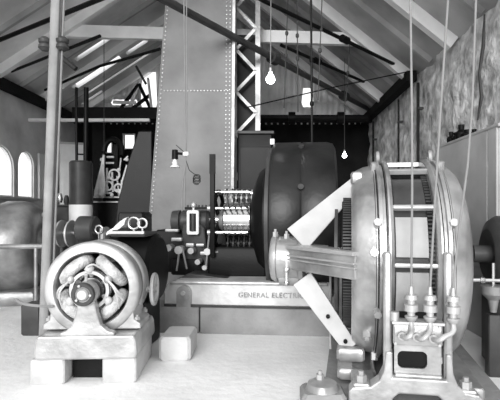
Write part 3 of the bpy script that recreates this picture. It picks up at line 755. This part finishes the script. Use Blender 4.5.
MB().cyl(k + Vector((-.13, 0, -.02)), k + Vector((.15, 0, -.02)), .015, n=8).build('cross_pin', DG, T)
# dark starter box on the floor behind pole
o = MB().box((0, 0, .2), (.25, .3, .4), ch=.02).build('floor_box', DG); o.location = (at(34, 0, 5.9).x, 5.95, 0)
tag(o, 'small dark box on the floor at the foot of the wooden pole', 'box')

# tall cylinder (tank) with posts
T = thing('upright_tank', 'upright dark cylindrical tank with painted lower highlight behind the small roller machine', 'tank', (at(81, 0, 9.4).x, 9.4, 0))
MB().lathe([(0, 0), (0, .23), (1.39, .23)], ax='z', n=36).build('stand', DG, T)
MB().lathe([(1.39, .235), (1.75, .235)], ax='z', n=36).build('band', WH, T)  # white band paints in the bright highlight low on the tank
MB().lathe([(1.75, .232), (2.62, .232), (2.66, .2), (2.67, 0)], ax='z', n=36).build('body', DG, T)
for x in (-.09, .1): MB().cyl((x, 0, 2.66), (x*1.1, 0, 4.2), .05 if x > 0 else .03, n=10).build('riser_pipe', BK, T)
# dark upright post near it
o = MB().box((0, 0, 2.1), (.28, .2, 4.2)).build('timber_post', DW); o.location = (at(96, 0, 11.5).x, 11.7, 0); tag(o, 'dark timber post under the far tie beam left of the governor stand', 'post')

# wall shutters on left wall
T = thing('tall_cupboard', 'tall white cupboard with black hinges in the far left corner', 'cupboard', (-5.15, 11.9, 0), R(20))
MB().box((0, 0, 1.68), (.62, .5, 3.36), ch=.02).build('body', WH, T)
MB().box((.02, -.26, 2.5), (.5, .03, 1.5), ch=.008).build('door', WH, T)
for z in (2.2, 2.6, 3.1): MB().box((.2, -.28, z), (.16, .02, .04)).build('hinge', BK, T)
MB().box((0, 0, 3.38), (.70, .56, .05)).build('cornice', PW, T)
o = MB().box((XL+.04, 11.6, 2.5), (.06, .62, 1.15), ch=.01).build('wall_board', WH); tag(o, 'plain white board on the left wall between arched window and cupboard', 'board')
pipe('pale short pipe on the left wall above the white board', [at(33, 148, 11.3) , at(46, 148, 11.9)], .05, PW)
# pots on the cupboard ledge
for i, (px, py) in enumerate(((53.5, 200), (60, 198), (66.5, 200))):
    p = at(px, py, 9.6); 
    m = MB().lathe([(0, 0), (0, .04), (.08, .062), (.16, .045), (.2, .03), (.2, 0)], ax='z', n=16); o = m.build('oil_can', (DG, ST, DG)[i]); o.location = (p.x, 9.6, p.z-.1)
    tag(o, ('leftmost dark oil can on the dark shelf cabinet', 'bright metal oil can between two dark ones on the shelf', 'rightmost dark oil can on the dark shelf cabinet')[i], 'can', 'oil cans on the shelf')
T = thing('dark_shelf', 'dark shelf cabinet carrying three oil cans before the white cupboard', 'shelf', (at(60, 0, 9.6).x, 9.65, 0))
zsf = at(0, 200, 9.6).z - .1
MB().box((0, 0, zsf/2-.02), (.5, .4, zsf-.04), ch=.02).build('body', DG, T)
MB().box((0, 0, zsf-.02), (.56, .46, .04), ch=.01).build('top', DG, T)

# governor stand: bright rods in the dark
T = thing('governor_stand', 'dark stand crowded with bright rods and rings between tank and belt guard', 'engine', (at(113, 0, 10.6).x, 10.6, 0))
zb = at(0, 203, 10.6).z
MB().box((0, .1, zb/2), (.95, .6, zb), ch=.03).build('casing', BK, T)
for z in (zb+.02, zb+.13): MB().box((.05, -.2, z), (.85, .05, .035)).build('bench_rail', LG, T)
def gp(px, py, dy=0): 
    p = at(px, py, 10.4); return (p.x - T.location.x, -.2+dy, p.z)
rods = [((104,158),(101,190)), ((107,168),(107,193)), ((112,172),(113,192)), ((117,176),(119,196)), ((122,180),(121,195)), ((127,165),(122,182)), ((124,160),(128,156)), ((107,157),(114,157)), ((106,163),(114,163)), ((106,180),(114,178)), ((114,190),(124,190)), ((104,193),(112,193)), ((121,158),(119,175))]
for i, (a, b) in enumerate(rods): MB().cyl(gp(*a), gp(*b), .024, n=8).build('polished_rod', WH if i % 3 else ST, T)
for (x, y, r) in ((109, 186, .1), (119, 188, .09), (115, 175, .12), (105, 188, .08)): MB().torus(gp(x, y, -.05), r, .022, 'y', 20, 6).build('valve_ring', WH, T)
for (x, y) in ((103, 160), (128, 160), (113, 195), (105, 196), (122, 193), (109, 178), (120, 170)): MB().sphere(gp(x, y, -.08), .045, 8).build('brass_ball', WH, T)
m = MB(); pts = [gp(110+ 9*math.cos(R(t)), 150 - 12*math.sin(R(t)), .2) for t in range(-20, 200, 20)]; m.tube(pts, .07, 8).build('curved_pipe', BK, T)
MB().box((.02, .15, (zb+3.2)/2), (.12, .12, 3.2-zb)).build('upright', BK, T)
# white sheet
vs = []; top_, bot = gp(104, 158), gp(100, 196); n = 12
P0 = at(104, 155, 10.15); P1 = at(99, 197, 10.15)
for i in range(n+1):
    u = i/n; c = P0.lerp(P1, u); w = .03 + .26*u*(1 if u < .8 else 1-(u-.8)*1.5)
    for j in range(9):
        t = j/8-.5; vs.append((c.x + w*t, c.y + .05*math.sin(j*2.1+u*3), c.z))
o = MB().add(vs, [(i*9+j, i*9+j+1, (i+1)*9+j+1, (i+1)*9+j) for i in range(n) for j in range(8)]).build('hanging_cloth', CL, smooth=180)
o.modifiers.new('thick', 'SOLIDIFY').thickness = .012; MB().cyl(P0, (P0.x, P0.y, roofz(P0.x)-.15), .008, n=6).build('cord', DWR, o); tag(o, 'white cloth hanging in folds at the left of the governor rods', 'cloth')

# ================================================================== RIGHT SIDE
T = thing('long_cabinet', 'long pale painted cabinet standing against the rough right wall', 'cabinet', (2.84, 6.2, 0))
MB().box((0, 0, 1.3), (.26, 1.86, 2.6), ch=.012).build('body', PW, T)
MB().box((-.0, 0, 2.62), (.32, 1.92, .04), ch=.008).build('top', PW, T)
for y0, y1 in ((-.91, -.70), (-.68, .91)): MB().box((-.14, (y0+y1)/2, 1.75), (.03, y1-y0, 1.7), ch=.006).build('door', PW, T)
for i, (dy, h, r) in enumerate(((.85, .16, .07), (.66, .24, .08), (.45, .13, .09), (1.03, .2, .06), (.25, .1, .06))):
    o = MB().lathe([(0, 0), (0, r), (h*.5, r*1.1), (h*.7, r*.5), (h, r*.55), (h, 0)], ax='z', n=16).build('jar', BK); o.location = (2.84, 5.95+dy, 2.64)
    tag(o, ('squat black jar second from the far end on the pale cabinet', 'tallest black jar in the middle of the row on the pale cabinet', 'wide low black jar on the pale cabinet nearer the camera', 'black jar at the far end of the row on the pale cabinet', 'smallest black jar nearest the camera on the pale cabinet')[i], 'jar', 'jars on the pale cabinet')
# small dark motor right
T = thing('side_motor', 'dark round motor at the right edge beside the large generator', 'motor', (2.55, 4.95, 0), R(-8))
T.location.x = 2.27; T.location.y = 4.72
MB().lathe([(-.06, .1), (-.1, .26), (-.06, .36), (0, .4), (.3, .4), (.34, .3), (.34, .0)], (.12, 0, 1.16), 'x', 48).build('housing', DG, T)
MB().lathe([(-.1, 0), (-.1, .09), (.1, .09)], (-.02, 0, 1.16), 'x', 20).build('shaft_boss', DG, T)
MB().box((.2, 0, .38), (.32, .5, .76), ch=.03).build('pedestal', DG, T)
MB().lathe([(.0, 0), (.0, .03), (.12, .05), (.18, .11), (.26, .12), (.26, 0)], (-.02, -.32, .62), 'z', 20).build('oil_funnel', MG, T)
MB().cyl((-.02, -.32, .8), (-.02, -.32, 1.1), .016, n=8).build('valve_stem', ST, T)
MB().cyl((-.28, -.32, .93), (.08, -.32, .93), .018, n=8).build('valve_pipe', BR, T)
MB().sphere((-.12, -.32, .93), .035, 8).build('valve_knob', ST, T)
MB().box((-.02, -.32, .3), (.12, .12, .6), ch=.01).build('funnel_stand', DG, T)

# ================================================================== BULBS and hanging wires
def hang(px, py, Y, label, lit=True, r=.07):
    p = at(px, py, Y); T = thing('hanging_bulb', label, 'lamp', p)
    MB().lathe([(-r*1.05, 0), (-r*1.0, r*.35), (-r*.75, r*.75), (-r*.2, r), (r*.3, r*.9), (r*.9, r*.5), (r*1.5, r*.3), (r*1.6, r*.25), (r*1.6, 0)], ax='z', n=24).build('bulb', GL if lit else GU, T)
    MB().lathe([(r*1.5, 0), (r*1.5, r*.36), (r*2.4, r*.33), (r*2.7, r*.1), (r*2.7, 0)], ax='z', n=16).build('socket', BR if lit else BK, T)
    return T
T = hang(270.5, 79, 6.2, 'large glowing bulb hanging on a cord right of the lattice column', True, .062)
MB().cyl((0, 0, .19), (.02, 0, roofz(.03)-T.location.z-.05), .006, n=6).build('cord', WR, T)
T = hang(344.5, 155.5, 11.0, 'tiny distant glowing bulb near the rough wall corner', True, .055)
MB().cyl((0, 0, .12), (0, 0, 2.9), .006, n=6).build('cord', DWR, T)
# unlit drop with bracket
p = at(175, 163, 6.9)
T = thing('drop_light', 'unlit drop light with black socket and coiled cord before the riveted duct', 'lamp', p)
MB().lathe([(-.06, 0), (-.06, .03), (-.0, .045), (.06, .025), (.1, .02)], ax='z', n=16).build('bulb', GU, T)
MB().lathe([(-.03, .04), (-.055, .075), (-.065, .08), (-.045, .045)], ax='z', n=24, close=True).build('shade', WH, T)
MB().lathe([(.06, .03), (.06, .05), (.2, .045), (.21, 0)], ax='z', n=16).build('socket', BK, T)
q = at(186, 154, 6.9) - p
MB().cyl((0, 0, .15), (q.x, 0, q.z), .02, n=8).build('bracket', BK, T)
MB().box((q.x, 0, q.z), (.09, .07, .06), ch=.01).build('cord_block', WH, T)
c1 = at(184, 0, 6.9) - p; tz = roofz(c1.x + p.x) - p.z - .1; c2 = at(185, 216, 6.9) - p
MB().tube([(c1.x-.03, 0, tz), (c1.x, 0, c1.z), (q.x-.01, 0, q.z+.6), (q.x, 0, q.z), (q.x-.02, 0, q.z-.5), (c2.x, 0, c2.z)], .012, 6, smooth=2).build('cord', WR, T)
MB().tube([(c1.x+.06, 0, tz), (c1.x+.035, 0, c1.z), (q.x+.02, 0, q.z), (q.x-.06, 0, q.z-.5), (c2.x-.05, 0, c2.z)], .009, 6, smooth=2).build('cord', WR, T)
e0 = at(197, 177, 6.9) - p; pts = [(q.x, 0, q.z-.1), (q.x+.05, 0, q.z-.25), (e0.x-.05, 0, e0.z+.05)]
for k in range(40): pts.append((e0.x + .055*math.cos(k*.62), -.02+.02*math.sin(k*.3), e0.z + .045*math.sin(k*.62) - .002*k))
MB().tube(pts, .006, 5).build('coiled_cord', BK, T)
MB().cyl((q.x-.02, 0, q.z+.02), ((at(176,145,6.9)-p).x, 0, (at(176,145,6.9)-p).z), .006, n=5).build('stay', BK, T)
# hanging dark wires near centre right
for px, px2, yb, Y, r, m_, lb in ((311, 312.5, 205, 7.0, .018, BK, 'thickest dark drop wire hanging left of the large generator'), (288, 284, 108, 8.6, .01, DWR, 'thin dark drop wire just right of the glowing bulb'), (297, 298, 112, 8.4, .01, DWR, 'thin dark drop wire midway between glowing bulb and thick wire'), (322, 318, 100, 7.8, .009, DWR, 'thin dark drop wire right of the thick wire'), (353, 345, 112, 9.4, .009, DWR, 'thin dark drop wire nearest the right wall plate')):
    a, b = at(px, 0, Y), at(px2, yb, Y); a = b + (a-b)*((roofz(a.x)-.1-b.z)/(a.z-b.z))
    o = MB().tube([a, b], r, 6).build('drop_wire', m_); tag(o, lb, 'wire')
    for t in (.35, .5): 
        c = b.lerp(a, t); MB().lathe([(-.04, 0), (-.04, .02), (-.02, .032), (.02, .032), (.04, .02), (.04, 0)], c, 'z', 10).build('knot', m_, o)
